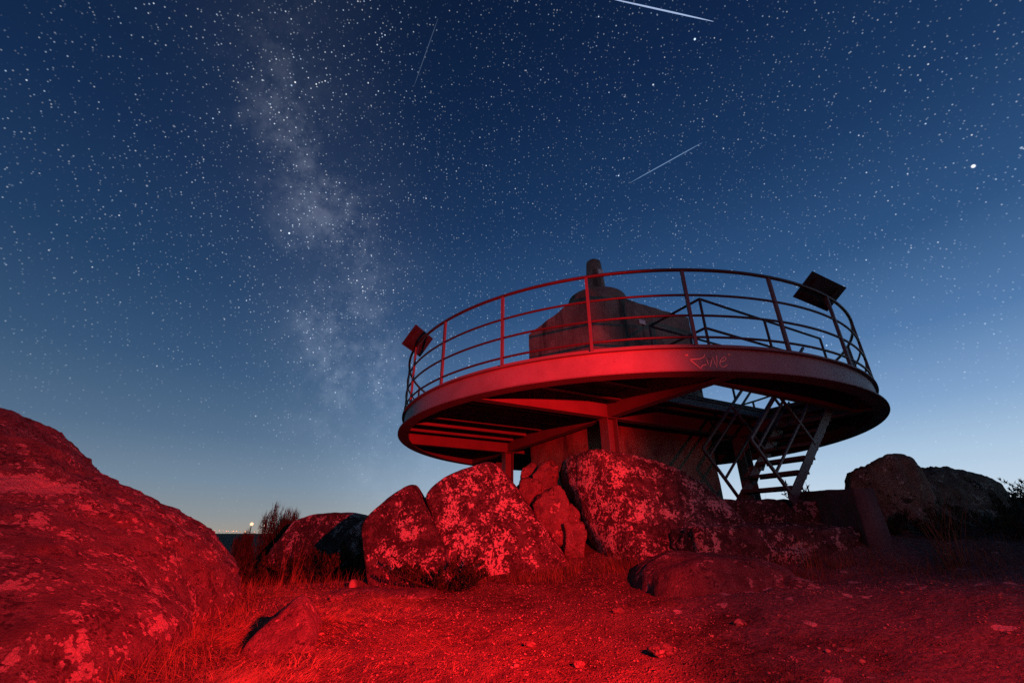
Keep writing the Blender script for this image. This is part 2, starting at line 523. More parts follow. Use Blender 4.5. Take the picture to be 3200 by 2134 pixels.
M = {}
M['slab'] = mat_rock('lichened_granite', base=(0.115, 0.10, 0.095), light=(0.50, 0.47, 0.43), lich=0.62, dk=0.72, scale=1.45)
M['slab_dark'] = mat_rock('lichened_granite_mossy', base=(0.105, 0.09, 0.085), lich=0.56, dk=0.80, scale=1.4)
M['boulder'] = mat_rock('weathered_granite', base=(0.15, 0.125, 0.115), light=(0.40, 0.36, 0.33), lich=0.36, dk=0.44, scale=0.8, stretch=(1, 1, 1.2))
M['plain_rock'] = mat_rock('plain_granite', base=(0.17, 0.14, 0.125), light=(0.36, 0.31, 0.28), lich=0.36, dk=0.36)
M['low_rock'] = mat_rock('worn_granite', base=(0.13, 0.11, 0.105), light=(0.32, 0.29, 0.27), lich=0.3, dk=0.46, scale=1.3)
M['outcrop'] = mat_rock('grey_outcrop', base=(0.26, 0.22, 0.16), light=(0.50, 0.45, 0.36), dark=(0.04, 0.04, 0.03), lich=0.3, dk=0.42, scale=0.9)
M['concrete'] = mat_concrete('old_concrete', (0.17, 0.14, 0.115), (0.34, 0.28, 0.22), amt=0.8)
M['wall_concrete'] = mat_concrete('mossy_concrete', (0.07, 0.078, 0.075), (0.12, 0.13, 0.125), amt=0.5)
M['fascia'] = mat_steel('grey_painted_steel', (0.20, 0.195, 0.20), amt=0.16, rough=0.5)
M['steel'] = mat_steel('rusting_painted_steel', (0.15, 0.13, 0.13), amt=0.5, rough=0.55)
M['post'] = mat_steel('painted_post', (0.10, 0.08, 0.08), amt=0.4, rough=0.45)
M['rail'] = mat_steel('dark_painted_rail', (0.04, 0.03, 0.03), amt=0.4, rough=0.45)
M['stair'] = mat_steel('stair_steel', (0.055, 0.045, 0.043), amt=0.5, rough=0.5)
M['deck'] = mat_plain('weathered_boards', (0.09, 0.07, 0.055), 0.9, 0.4, 18)
M['graffiti'] = mat_plain('orange_marker', (0.85, 0.50, 0.40), 0.7, 0.1, 40)
M['white_plate'] = mat_plain('white_enamel', (0.72, 0.70, 0.66), 0.5, 0.06, 20)
M['panel'] = mat_plain('dark_panel', (0.03, 0.026, 0.03), 0.5, 0.2, 12, 0.4)
M['ground'] = mat_ground()
M['straw'] = mat_plain('dry_straw', (0.25, 0.19, 0.10), 0.8, 0.45, 9)
M['grass'] = mat_plain('withered_grass', (0.11, 0.085, 0.045), 0.85, 0.5, 7)
M['leaf'] = mat_plain('dark_leaves', (0.022, 0.034, 0.014), 0.7, 0.4, 12)
M['leaf_dry'] = mat_plain('brown_leaves', (0.05, 0.045, 0.022), 0.75, 0.4, 12)
M['bark'] = mat_plain('twig_bark', (0.07, 0.055, 0.04), 0.9, 0.3, 20)
M['pebble'] = mat_plain('granite_pebbles', (0.17, 0.145, 0.12), 0.9, 0.6, 5)
M['black'] = mat_plain('black_plastic', (0.02, 0.02, 0.02), 0.5, 0.2, 30)

# ------------------------------------------------------------------ ground
CP = np.array([(0, 0, -.62), (0, 2, -.59), (-1, 2, -.6), (1, 2, -.57), (2, 1.5, -.52), (3, 1, -.44), (-2, 1.5, -.62), (-3, 0, -.6), (3, 0, -.47), (0, -4, -.7), (-5, -3, -.7), (5, -3, -.4),
    (-.5, 3.5, -.57), (.7, 3.5, -.53), (1.8, 3.3, -.47), (2.6, 2.6, -.40), (3.5, 2.4, -.28),
    (-1.4, 5.3, -.52), (-.4, 5.2, -.48), (.6, 5.4, -.40), (1.3, 4.6, -.46), (2.2, 4.1, -.40), (3, 3.8, -.36), (3.8, 4.3, -.34), (5, 4.5, -.14), (5, 3, -.14), (6.5, 3, .05),
    (2.3, 5.0, -.30), (3.0, 5.0, -.25), (3.4, 6.3, .34), (2.6, 6.4, .25), (1.5, 7, .22), (0, 7.5, .1), (0, 9, .15), (3, 9, .3), (5, 9, .25), (4.7, 6.4, .1), (5.5, 6, .02), (7, 6, .12), (9, 8, .45), (8, 5, .28), (12, 8, .9),
    (-2.6, 5.6, -.56), (-3, 7, -.7), (-2, 8, -.62), (-5, 8, -.95), (-4, 11, -1.2), (-1, 12, -.8), (2, 13, -.3), (6, 13, -.1), (-8, 6, -.9), (-6, 3, -.6), (-10, 14, -2.2), (0, 18, -2), (8, 18, -.8), (15, 15, .6), (12, 0, .2), (-12, -5, -.9), (0, -12, -1), (14, -10, 0)], float)


def tps(r):
    return np.where(r > 1e-9, r * r * np.log(r + 1e-12), 0.0)


_n = len(CP); _K = tps(np.linalg.norm(CP[:, None, :2] - CP[None, :, :2], axis=2)) + np.eye(_n) * 0.02
_A = np.zeros((_n + 3, _n + 3)); _A[:_n, :_n] = _K; _A[:_n, _n:] = np.c_[np.ones(_n), CP[:, :2]]; _A[_n:, :_n] = _A[:_n, _n:].T
_W = np.linalg.solve(_A, np.r_[CP[:, 2], 0, 0, 0])


def ground_z(x, y, rough=True):
    x = np.atleast_1d(np.asarray(x, float)); y = np.atleast_1d(np.asarray(y, float))
    xc = np.clip(x, -13, 16); yc = np.clip(y, -12, 18)
    P = np.c_[xc, yc]; z = np.zeros(len(P))
    for s in range(0, len(P), 20000):
        q = P[s:s + 20000]
        z[s:s + 20000] = tps(np.linalg.norm(q[:, None] - CP[None, :, :2], axis=2)) @ _W[:_n] + _W[_n] + q @ _W[_n + 1:]
    r = np.hypot(x, y)
    k = np.clip((r - 14) / 10, 0, 1); k = k * k * (3 - 2 * k)
    drop = -1.2 - np.clip(r - 14, 0, 400) * 0.14
    z = z * (1 - k) + k * (drop + 0.8 * np.clip((x - 6) / 20, 0, 1) * np.clip(1 - (r - 14) / 40, 0, 1) * 6)
    if rough:
        z = z + fbm(np.c_[x * 0.9, y * 0.9, 0 * x + 3], 5, 0.5) * 0.055 * np.clip(1 + r / 12, 1, 6)
        near = np.clip(1 - r / 12, 0, 1)
        z = z + near * fbm(np.c_[x * 5.5, y * 5.5, 0 * x + 9], 5, 0.6) * 0.03
        shelf = fbm(np.c_[x * 1.6 + y * 0.5, y * 3.2 - x * 0.8, 0 * x + 1], 4, 0.5, True)
        z = z + near * np.clip((x - 0.2) / 1.6, 0, 1) * shelf * 0.035
    return z + CZ


def build_ground():
    def axis(lo, hi, step, far, n):
        core = np.arange(lo, hi + step / 2, step)
        g = np.geomspace(step, far, n)
        return np.concatenate([(lo - np.cumsum(g))[::-1], core, hi + np.cumsum(g)])
    xs = axis(-4.2, 5.8, 0.032, 6000, 46); ys = axis(1.4, 7.0, 0.028, 6000, 46)
    X, Y = np.meshgrid(xs, ys); nx, ny = len(xs), len(ys)
    Z = ground_z(X.ravel(), Y.ravel())
    v = np.c_[X.ravel(), Y.ravel(), Z]
    i = np.arange(nx * ny).reshape(ny, nx)
    f = np.stack([i[:-1, :-1], i[:-1, 1:], i[1:, 1:], i[1:, :-1]], -1).reshape(-1, 4)
    o = mesh_obj('ground', v, f, M['ground'], smooth=True)
    tag(o, 'red-lit gravel and bare rock of the hilltop', kind='structure')


build_ground()

# ------------------------------------------------------------------ rocks
_ICO = {}


def ico(sub):
    if sub not in _ICO:
        bm = bmesh.new(); bmesh.ops.create_icosphere(bm, subdivisions=sub, radius=1.0)
        bm.verts.ensure_lookup_table()
        v = np.array([q.co[:] for q in bm.verts]); f = np.array([[q.index for q in t.verts] for t in bm.faces]); bm.free()
        _ICO[sub] = (v / np.linalg.norm(v, axis=1)[:, None], f)
    return _ICO[sub]


def star_mesh(sdf, c, sub, rmax=6.0):
    d, f = ico(sub); c = np.array(c, float)
    lo = np.zeros(len(d)); hi = np.full(len(d), rmax)
    for _ in range(26):
        mid = (lo + hi) / 2; inside = sdf(c + d * mid[:, None]) < 0
        lo = np.where(inside, mid, lo); hi = np.where(inside, hi, mid)
    return d, lo, f


def hull2(pts):
    pts = sorted(map(tuple, pts)); 
    def half(p):
        h = []
        for q in p:
            while len(h) > 1 and (h[-1][0] - h[-2][0]) * (q[1] - h[-2][1]) - (h[-1][1] - h[-2][1]) * (q[0] - h[-2][0]) <= 0: h.pop()
            h.append(q)
        return h[:-1]
    return half(pts) + half(pts[::-1])


def rock(name, outline, Y, thick, mat, label, k=0.05, front=(0, 0), back=(0, 0), shear=(0, 0), rough=0.05, freq=1.4, sub=6, extra=(), seed=0, ridge=0.0, group=None, cat='boulder', sink=0.25, conv=None, facets=0, fcut=0.86):
    """A boulder as a rounded convex stone: its side planes follow an outline standing at depth Y,
    closed by a front and a back face; weathered with noise."""
    conv = conv or (lambda p: dd(p[0], p[1], Y))
    pts = np.array([conv(p) for p in outline])[:, [0, 2]]
    low = pts[:, 1].min()
    pts = np.vstack([pts, [[p[0], low - sink] for p in pts if p[1] < low + 0.25 * (pts[:, 1].max() - low)]])
    h = np.array(hull2(pts))
    planes = []
    for i in range(len(h)):
        p, q = h[i], h[(i + 1) % len(h)]
        e = q - p; nrm = np.array([e[1], -e[0]]) / (np.linalg.norm(e) + 1e-9)
        n3 = np.array([nrm[0], -(nrm[0] * shear[0] + nrm[1] * shear[1]), nrm[1]]); l = np.linalg.norm(n3); n3 /= l
        planes.append((n3, n3 @ np.array([p[0], Y, p[1]])))
    cx, cz = h[:, 0].mean(), h[:, 1].mean()
    for sgn, tl in ((-1, front), (1, back)):
        n3 = np.array([tl[0], sgn, tl[1]], float); n3 /= np.linalg.norm(n3)
        planes.append((n3, n3 @ np.array([cx, Y + sgn * thick / 2, cz])))
    for n3, p in extra:
        n3 = np.array(n3, float); n3 /= np.linalg.norm(n3); planes.append((n3, n3 @ np.array(p, float)))
    fr = np.random.default_rng(100 + seed)                    # broken faces: random planes that shave the corners off
    cor = np.array([[q[0], Y + sg * thick / 2, q[1]] for q in h for sg in (-1, 1)])
    for _ in range(facets):
        n3 = fr.normal(size=3); n3[1] = -abs(n3[1]) * 1.3; n3 /= np.linalg.norm(n3)
        c3 = np.array([cx, Y, cz]); planes.append((n3, n3 @ c3 + ((cor - c3) @ n3).max() * fcut * fr.uniform(.86, 1.0)))
    Nn = np.array([p[0] for p in planes]); Hh = np.array([p[1] for p in planes])

    def sdf(x):
        q = (x @ Nn.T - Hh) / k; mx = q.max(1)
        return k * (mx + np.log(np.exp(q - mx[:, None]).sum(1))) - k * 0.55
    c = np.array([cx, Y, cz])
    d, r, f = star_mesh(sdf, c, sub)
    p = c + d * r[:, None]
    s = seed * 7.13
    nz = fbm(p * freq + s, 6, 0.52) * rough + fbm(p * freq * 0.45 + s + 5, 3, 0.5) * rough * 0.9
    if ridge: nz += fbm(p * np.array([freq * 3.2, freq * 2.0, freq * 0.5]) + s, 4, 0.55, True) * ridge
    r2 = r + nz * np.clip(r / 0.3, 0.2, 1.0)
    v = c + d * r2[:, None]
    o = mesh_obj(name, v, f, mat, smooth=True, base=(cx, Y, float(v[:, 2].min())))
    if label: tag(o, label, cat, group)
    return o


def crop3(p, Y):
    return at(1100 + p[0] / 2.936, 1400 + p[1] / 2.936, Y)


rock('boulder', [(135, 720), (165, 630), (300, 500), (520, 338), (575, 335), (615, 405), (690, 560), (790, 740), (910, 960), (960, 1300), (330, 1300), (250, 980)], 5.75, 0.8, M['slab_dark'],
     'smaller leaning lichen-covered boulder with a bush at its foot', k=0.022, front=(-0.10, 0.22), shear=(-0.1, 0.1), rough=0.03, seed=1, conv=lambda p: crop3(p, 5.75))
rock('boulder', [(742, 440), (760, 395), (880, 270), (1000, 207), (1250, 137), (1310, 142), (1370, 182), (1650, 545), (1960, 980), (1990, 1300), (1200, 1300), (1040, 800)], 6.05, 0.85, M['slab'],
     'tall lichen-spotted slab boulder leaning right under the platform edge', k=0.022, front=(0.05, 0.28), shear=(0.05, 0.1), rough=0.03, seed=2, conv=lambda p: crop3(p, 6.05))
rock('boulder', [(1292, 1080), (1302, 1052), (1345, 1040), (1400, 1048), (1470, 1065), (1540, 1100), (1600, 1150), (1640, 1205), (1655, 1240), (1640, 1295), (1400, 1300), (1345, 1190)], 6.35, 1.7, M['slab'],
     'broad rounded boulder at the foot of the steel column, its left face furrowed', k=0.045, front=(0.12, 0.45), back=(0, 0.3), rough=0.055, seed=3, ridge=0.035,
     extra=(((-0.82, -0.55, 0.05), dd(1345, 1110, 5.9)),))
rock('boulder', [(655, 1260), (700, 1198), (768, 1169), (800, 1176), (850, 1193), (890, 1330), (650, 1340)], 8.4, 1.4, M['slab_dark'],  # darker stone stands in for the weaker light back here
     'pointed boulder behind the bushes between the big rocks', k=0.014, front=(-0.1, 0.4), rough=0.045, facets=3, fcut=.95, seed=4)
rock('boulder', [(765, 1335), (800, 1232), (850, 1194), (885, 1200), (905, 1335)], 7.5, 0.9, M['slab_dark'],
     'black shadowed boulder wedged behind the smaller leaning boulder', k=0.05, front=(-.2, .1), rough=0.05, seed=5)


rock('stone', [(640, 500), (690, 452), (760, 440), (900, 560), (1060, 800), (1000, 1000), (700, 900)], 6.75, 0.5, M['slab_dark'],
     'dark filler stone added behind the cleft between the two leaning boulders', k=0.03, rough=0.05, seed=6, sub=5, cat='stone', conv=lambda p: crop3(p, 6.75))  # filler stone, added so the gap between the boulders reads dark


def crop2(p, Y):
    return at(1200 + p[0] / 2.904, 1200 + p[1] / 2.904, Y)


for i, (pts, Y, th, lab) in enumerate((
        ([(1215, 930), (1250, 880), (1310, 862), (1375, 890), (1402, 960), (1390, 1060), (1230, 1060)], 6.55, 0.5, 'rounded red stone above the rubble between two boulders'),
        ([(1368, 1090), (1400, 1030), (1470, 995), (1560, 975), (1610, 1040), (1640, 1150), (1600, 1290), (1480, 1320), (1390, 1200)], 6.2, 0.5, 'largest cracked stone wedged between two big boulders'),
        ([(1640, 1285), (1790, 1280), (1810, 1400), (1780, 1480), (1640, 1440)], 5.95, 0.4, 'square stone with a small hollow wedged low between boulders'),
        ([(1365, 850), (1420, 780), (1500, 740), (1560, 780), (1540, 1000), (1390, 1010)], 6.75, 0.5, 'upright flat stone against the furrowed boulder face'),
        ([(1250, 870), (1270, 790), (1330, 755), (1390, 800), (1390, 880)], 7.0, 0.4, 'small stone leaning on the concrete wall under the platform'),
        ([(1600, 1150), (1690, 1110), (1740, 1190), (1730, 1290), (1620, 1300)], 6.15, 0.4, 'narrow stone resting on the square stone between boulders'))):
    pts = [(sum(q[0] for q in pts) / len(pts) * -.17 + p_[0] * 1.17, sum(q[1] for q in pts) / len(pts) * -.17 + p_[1] * 1.17) for p_ in pts]
    rock('stone', pts, Y, th, M['plain_rock'], lab, k=0.006, front=(0.1, 0.3), rough=0.085, freq=4.2, sub=6, facets=4, fcut=0.9, ridge=0.02, seed=10 + i, cat='stone', sink=0.12, conv=lambda p, Y=Y: crop2(p, Y))

rock('boulder', [(1462, 1350), (1482, 1308), (1530, 1278), (1600, 1268), (1680, 1272), (1750, 1290), (1775, 1340), (1760, 1370)], 4.45, 1.1, M['low_rock'],
     'low worn boulder rising from the path below the stairs', k=0.05, front=(0, 0.75), back=(0, 0.3), rough=0.085, freq=1.9, ridge=0.03, facets=3, fcut=.93, seed=20)
rock('boulder', [(1740, 1360), (1765, 1305), (1820, 1322), (1900, 1352), (1930, 1385)], 4.15, 1.0, M['low_rock'],
     'flat rock split off the low boulder beside the wall', k=0.05, front=(0.1, 0.8), rough=0.05, seed=21)
rock('boulder', [(596, 1440), (638, 1402), (682, 1367), (702, 1369), (722, 1405), (736, 1450), (600, 1455)], 3.2, 0.62, M['low_rock'],
     'small pointed rock standing in the straw beside the path', k=0.02, front=(-0.1, 0.9), back=(0, 0.4), shear=(-0.35, 0), rough=0.05, freq=2.4, facets=4, fcut=.9, ridge=.02, seed=22)
rock('rock_slab', [(738, 1378), (752, 1354), (860, 1349), (1000, 1347), (1020, 1372)], 4.9, 0.7, M['low_rock'],
     'flat rock slab at the edge of the path', k=0.03, front=(0, 1.3), rough=0.03, seed=23, cat='rock slab')
rock('stone', [(803, 1343), (806, 1332), (812, 1328), (818, 1334), (820, 1345)], 5.1, 0.1, M['pebble'], 'tiny pale upright stone on the flat rock slab', k=0.008, rough=0.01, freq=9, sub=4, seed=24, cat='stone', sink=0.05)

# the big boulder on the left: two merged humps
def left_boulder():
    def ell(x, c, r):
        q = (x - np.array(c)) / np.array(r); l = np.linalg.norm(q, axis=1)
        return l * (l - 1.0) / (np.linalg.norm(q / np.array(r), axis=1) + 1e-9)

    def sdf(x):
        a = ell(x, (-4.45, 3.75, -0.62 + CZ), (2.05, 2.0, 1.02))
        b = ell(x, (-4.9, 3.5, -0.1 + CZ), (1.25, 1.3, 1.05))
        c = ell(x, (-3.2, 2.6, -0.75 + CZ), (1.35, 1.2, 0.62))
        k = 0.18
        return -k * np.log(np.exp(-a / k) + np.exp(-b / k) + np.exp(-c / k))
    c0 = np.array([-4.3, 3.5, -0.3 + CZ])
    d, r, f = star_mesh(sdf, c0, 7)
    p = c0 + d * r[:, None]
    r = r + fbm(p * 0.8, 6, 0.54) * 0.15 + fbm(p * np.array([1.1, 1.1, 3.6]) + 8, 6, 0.58, True) * 0.12 + fbm(p * 6, 5, 0.6) * 0.022
    v = c0 + d * r[:, None]
    dirs = v - np.array([0, 0, CZ]); q = ray(66 * 1.361, 1080 * 1.361); q /= np.linalg.norm(q)
    dist = np.linalg.norm(dirs, axis=1); cs = (dirs @ q) / dist
    i = np.argmin(dist + 1e3 * (cs < 0.9998)); pc = v[i]
    mt = mat_rock('broad_granite', base=(0.115, 0.098, 0.094), light=(0.28, 0.25, 0.235), lich=0.44, dk=0.52, scale=1.3, crust=(pc, (0.25, 0.30, 0.075)))
    o = mesh_obj('boulder', v, f, mt, smooth=True, base=(-4.3, 3.5, float(v[:, 2].min())))
    tag(o, 'huge rounded boulder with a pale lichen patch sloping down to the straw', 'boulder')


left_boulder()

# right hand outcrop
rock('rock_outcrop', [(1948, 1120), (1962, 1092), (2012, 1076), (2052, 1064), (2085, 1075), (2125, 1140), (2150, 1260), (2000, 1300)], 6.3, 1.3, M['outcrop'],
     'dark ridged rock outcrop rising directly behind the wall end', k=0.02, front=(-0.75, 0.3), shear=(0.8, 0), rough=0.08, seed=30, ridge=0.12, freq=1.6, facets=8, fcut=.88, cat='rock')
rock('rock_outcrop', [(2070, 1080), (2150, 1077), (2215, 1098), (2268, 1118), (2292, 1150), (2325, 1240), (2330, 1300), (2090, 1300)], 7.0, 1.4, M['outcrop'],
     'long grey rock outcrop sloping down to the right hand bushes', k=0.025, front=(-0.3, 0.5), shear=(1.0, 0), rough=0.10, seed=31, ridge=0.13, freq=1.5, facets=8, fcut=.88, cat='rock')

# loose stones on the path
for i, (x, y, s, lab) in enumerate(((1418, 1412, .045, 'small loose stone lying in mid path'), (1520, 1505, .06, 'angular loose stone casting a black shadow on the path'),
        (770, 1385, .06, 'pale stone before the flat rock slab'), (845, 1440, .035, 'little stone beside the pointed rock'), (1215, 1490, .03, 'little stone on bright gravel'),
        (1700, 1440, .04, 'flat stone chip on the bare rock'), (1330, 1535, .03, 'dark little stone on gravel in front'))):
    d_ = ray(x * 1.36112, y * 1.36112)
    t = 1.0
    for _ in range(60):
        p = d_ * t
        g = float(ground_z(p[0], p[1])[0]) - CZ
        if p[2] < g: break
        t *= 1.03
    p = d_ * t
    vv, ff = ico(4); rs = np.array([s, s * 0.75, s * 0.5])
    v = vv * rs * (1 + fbm(vv * 1.3 + i * 5.1, 4)[:, None] * 0.55) + np.array([p[0], p[1], float(ground_z(p[0], p[1])[0]) + s * 0.22])
    o = mesh_obj('stone', v, ff, M['plain_rock'], smooth=True, base=(p[0], p[1], float(v[:, 2].min())))
    tag(o, lab, 'stone')


def pebbles():
    vv, ff = ico(1); n = 16000
    r = np.sqrt(RNG.uniform(0, 1, n)); y = 1.6 + 4.2 * r ** 1.3; x = RNG.uniform(-0.62, 0.95, n) * (y + 0.4)
    keep = (x > -0.75 * y + 0.3); x, y = x[keep], y[keep]; n = len(x)
    s = 0.0014 + 0.0065 * RNG.random(n) ** 6 + 0.0007 * y
    s *= np.where(RNG.random(n) < 0.02, 1.9, 1.0)
    z = ground_z(x, y)
    jit = 1 + RNG.normal(size=(n, len(vv))) * 0.18
    sc = np.stack([s, s * RNG.uniform(.6, 1, n), s * RNG.uniform(.35, .7, n)], 1)
    v = vv[None] * jit[:, :, None] * sc[:, None] ; a = RNG.uniform(0, 6.28, n)
    vx = v[:, :, 0] * np.cos(a)[:, None] - v[:, :, 1] * np.sin(a)[:, None]; vy = v[:, :, 0] * np.sin(a)[:, None] + v[:, :, 1] * np.cos(a)[:, None]
    v = np.stack([vx + x[:, None], vy + y[:, None], v[:, :, 2] + (z + s * 0.15)[:, None]], -1).reshape(-1, 3)
    f = (ff[None] + (np.arange(n) * len(vv))[:, None, None]).reshape(-1, 3)
    o = mesh_obj('gravel', v, f, M['pebble'])
    tag(o, 'loose pebbles strewn over the path', 'gravel', kind='stuff')


pebbles()

# ------------------------------------------------------------------ viewing platform
C0 = np.array([2.209, 9.039, 1.6837 + CZ])           # centre of the ring, underside level
eA = np.array([0.889, 0.458, 0.0]); eA /= np.linalg.norm(eA)
eB = np.array([-eA[1], eA[0], 0.0]); eZ = np.array([0, 0, 1.0])


def W(a, b, z): return C0 + eA * a + eB * b + eZ * z


def ring_half(off): return math.sqrt(max(0.0, 4.385 ** 2 - off ** 2))


plat = empty('viewing_platform', (C0[0], C0[1], float(ground_z(C0[0], C0[1], False)[0])))
tag(plat, 'circular steel viewing platform with curved railing standing above the boulders', 'viewing platform')

MB().ring(C0, [(4.392, 0.018), (4.404, 0.018), (4.404, 0.318), (4.392, 0.318)], 192).build('ring_web', M['fascia'], plat, True)
fw = plat.children[-1]
MB().ring(C0, [(4.30, 0.0), (4.50, 0.0), (4.50, 0.018), (4.30, 0.018)], 192).build('bottom_flange', M['steel'], plat, True)
MB().ring(C0, [(4.33, 0.318), (4.455, 0.318), (4.455, 0.338), (4.33, 0.338)], 192).build('top_flange', M['steel'], plat, True)
MB().ring(C0, [(4.375, 0.338), (4.39, 0.338), (4.39, 0.385), (4.375, 0.385)], 192).build('deck_edging', M['steel'], plat, True)


def ibeam(mb, p, q, zlo, zhi, fwid, t=0.014):
    p = np.array(p); q = np.array(q)
    for z in (zlo + t / 2, zhi - t / 2):
        mb.bar(p + eZ * z, q + eZ * z, fwid, t)
    mb.bar(p + eZ * (zlo + zhi) / 2, q + eZ * (zlo + zhi) / 2, 0.01, zhi - zlo - 2 * t)
    return mb


CA, CB0, CB1 = 1.61, -1.72, 1.92
for b in (CB0, CB1):
    h = ring_half(b)
    ibeam(MB(), W(-h, b, 0), W(h, b, 0), 0.004, 0.33, 0.15).build('main_beam', M['steel'], plat)
for a in (-CA, CA):
    h = ring_half(a)
    ibeam(MB(), W(a, -h, 0), W(a, h, 0), 0.001, 0.326, 0.15).build('cross_beam', M['steel'], plat)
ibeam(MB(), W(-CA + .08, -2.42, 0), W(CA - .08, -2.42, 0), 0.19, 0.33, 0.07).build('stair_trimmer', M['steel'], plat)
ibeam(MB(), W(-CA + .08, -3.74, 0), W(CA - .08, -3.74, 0), 0.006, 0.322, 0.10).build('stair_trimmer', M['steel'], plat)
b = -3.95
while b < 4.0:
    h = ring_half(b)
    for sgn in (-1, 1):
        if min(abs(b - CB0), abs(b - CB1)) < 0.2: continue
        if h > CA + 0.1:
            ibeam(MB(), W(sgn * (CA + .08), b, 0), W(sgn * h, b, 0), 0.19, 0.332, 0.07, 0.01).build('joist', M['steel'], plat)
    if b > CB1 + 0.2 or (CB0 - 0.9 < b < CB0 - 0.2 and b > -2.3):
        hh = min(CA - .08, h)
        ibeam(MB(), W(-hh, b, 0), W(hh, b, 0), 0.19, 0.332, 0.07, 0.01).build('joist', M['steel'], plat)
    b += 0.605

# deck boards, running along eA, cut round the stair well and the concrete block
bw = 0.148; b0 = -4.37
while b0 < 4.36:
    b1 = min(b0 + bw, 4.37)
    def hh(v): return math.sqrt(max(0.0, 4.37 ** 2 - v * v))
    bm_ = (b0 + b1) / 2
    if -3.69 < bm_ < -2.46: segs = [(None, -1.5), (1.5, None)]
    elif -1.25 < bm_ < 1.25: segs = [(None, -1.43), (1.43, None)]
    else: segs = [(None, None)]
    for s0, s1 in segs:
        q0 = (-hh(b0) if s0 is None else s0, -hh(b1) if s0 is None else s0)
        q1 = (hh(b0) if s1 is None else s1, hh(b1) if s1 is None else s1)
        vs = [W(q0[0], b0, .34), W(q1[0], b0, .34), W(q1[1], b1, .34), W(q0[1], b1, .34)]
        vs += [p + eZ * 0.032 for p in vs]
        MB().add(vs, [(3, 2, 1, 0), (4, 5, 6, 7), (0, 1, 5, 4), (1, 2, 6, 5), (2, 3, 7, 6), (3, 0, 4, 7)]).build('deck_board', M['deck'], plat)
    b0 += bw

# columns: H sections, flanges facing along eA
for a, b in ((-CA, CB0), (-CA, CB1), (CA, CB0), (CA, CB1)):
    p = W(a, b, 0); gz = float(ground_z(p[0], p[1], False)[0]) - C0[2] - 0.5
    mb = MB(); zc, hz = (gz - 0.012) / 2, (-0.012 - gz) / 2
    for s in (-1, 1): mb.obox(W(a + s * 0.093, b, zc), eA, eB, eZ, (0.007, 0.1, hz))
    mb.obox(W(a, b, zc), eA, eB, eZ, (0.086, 0.005, hz))
    c = mb.build('column', M['steel'], plat)
    MB().obox(W(a, b, -0.006), eA, eB, eZ, (0.12, 0.12, 0.005)).build('cap_plate', M['steel'], c)

# railing
PR = 4.42
postaz = [math.radians(-90 + 16 * k) for k in range(-11, 12)]
for az in postaz:
    r = np.array([math.cos(az), math.sin(az), 0]); t = np.array([-r[1], r[0], 0])
    MB().obox(C0 + r * PR + eZ * (0.338 + 1.41) / 2, r, t, eZ, (0.019, 0.019, (1.41 - 0.338) / 2)).build('railing_post', M['post'], plat)
for z, rr, off in ((1.43, 0.024, 0), (1.052, 0.0165, 0), (0.761, 0.0165, 0), (0.466, 0.0165, 0)):
    n = 200
    pts = [C0 + np.array([(PR + off) * math.cos(2 * math.pi * k / n), (PR + off) * math.sin(2 * math.pi * k / n), z]) for k in range(n)]
    MB().tube(pts, rr, 8, closed=True).build('top_rail' if z > 1.3 else 'middle_rail', M['rail'], plat, True)

# guard rail round the stair well on the deck
GA0, GA1, GB0, GB1, GZ = -1.33, 1.62, -3.6, -2.62, 1.35


def gbar(p, q, r=0.019): return MB().tube([p, q], r, 6)


for z in (GZ, GZ - 0.46):
    gbar(W(GA0, GB0, z), W(GA1, GB0, z)).build('guard_rail', M['rail'], plat)
    gbar(W(GA0, GB0, z), W(GA0, GB1, z)).build('guard_rail', M['rail'], plat)
    gbar(W(GA0, GB1, z), W(GA1 - 1.2, GB1, z)).build('guard_rail', M['rail'], plat)
for a, b in ((GA0, GB0), (0.12, GB0), (GA1, GB0), (GA0, GB1), (GA1 - 1.2, GB1), (-0.4, GB1)):
    gbar(W(a, b, 0.372), W(a, b, GZ)).build('guard_post', M['rail'], plat)

# marker scrawl on the ring web
def crop_web(px, py, r=4.409):
    P = (2000 + px / 2.868, 780 + py / 2.868); d = ray(*P); c = C0 - np.array([0, 0, CZ])
    A = d[0] ** 2 + d[1] ** 2; B = -2 * (d[0] * c[0] + d[1] * c[1]); Q = c[0] ** 2 + c[1] ** 2 - r * r
    t = (-B - math.sqrt(B * B - 4 * A * Q)) / (2 * A)
    return d * t + np.array([0, 0, CZ])


def stroke(pts, wid=0.011):
    q = np.array([crop_web(*p) for p in pts]); mb = MB()
    out = q - C0; out[:, 2] = 0; out /= np.linalg.norm(out, axis=1)[:, None]
    tg = np.gradient(q, axis=0); tg /= np.linalg.norm(tg, axis=1)[:, None]
    s = np.cross(tg, out) * wid / 2
    n = len(q)
    mb.add(list(q - s) + list(q + s), [(i, i + 1, n + i + 1, n + i) for i in range(n - 1)])
    return mb


graf = [[(582, 938), (572, 962), (540, 978), (452, 985), (455, 992), (500, 1028), (546, 1066), (552, 1048), (565, 1036), (595, 1030)],
        [(598, 985), (606, 1008), (614, 1030)], [(588, 966), (592, 974)],
        [(628, 1050), (640, 1005), (650, 962), (668, 1010), (688, 1056), (690, 1000), (686, 948)],
        [(712, 1008), (740, 1002), (766, 988), (772, 970), (758, 962), (735, 972), (718, 1000), (716, 1030), (732, 1050), (758, 1050), (784, 1030)],
        [(410, 938), (415, 954)], [(424, 938), (427, 952)], [(790, 935), (792, 948)], [(803, 935), (805, 948)]]
for g in graf:
    stroke(g).build('graffiti_stroke', M['graffiti'], fw)

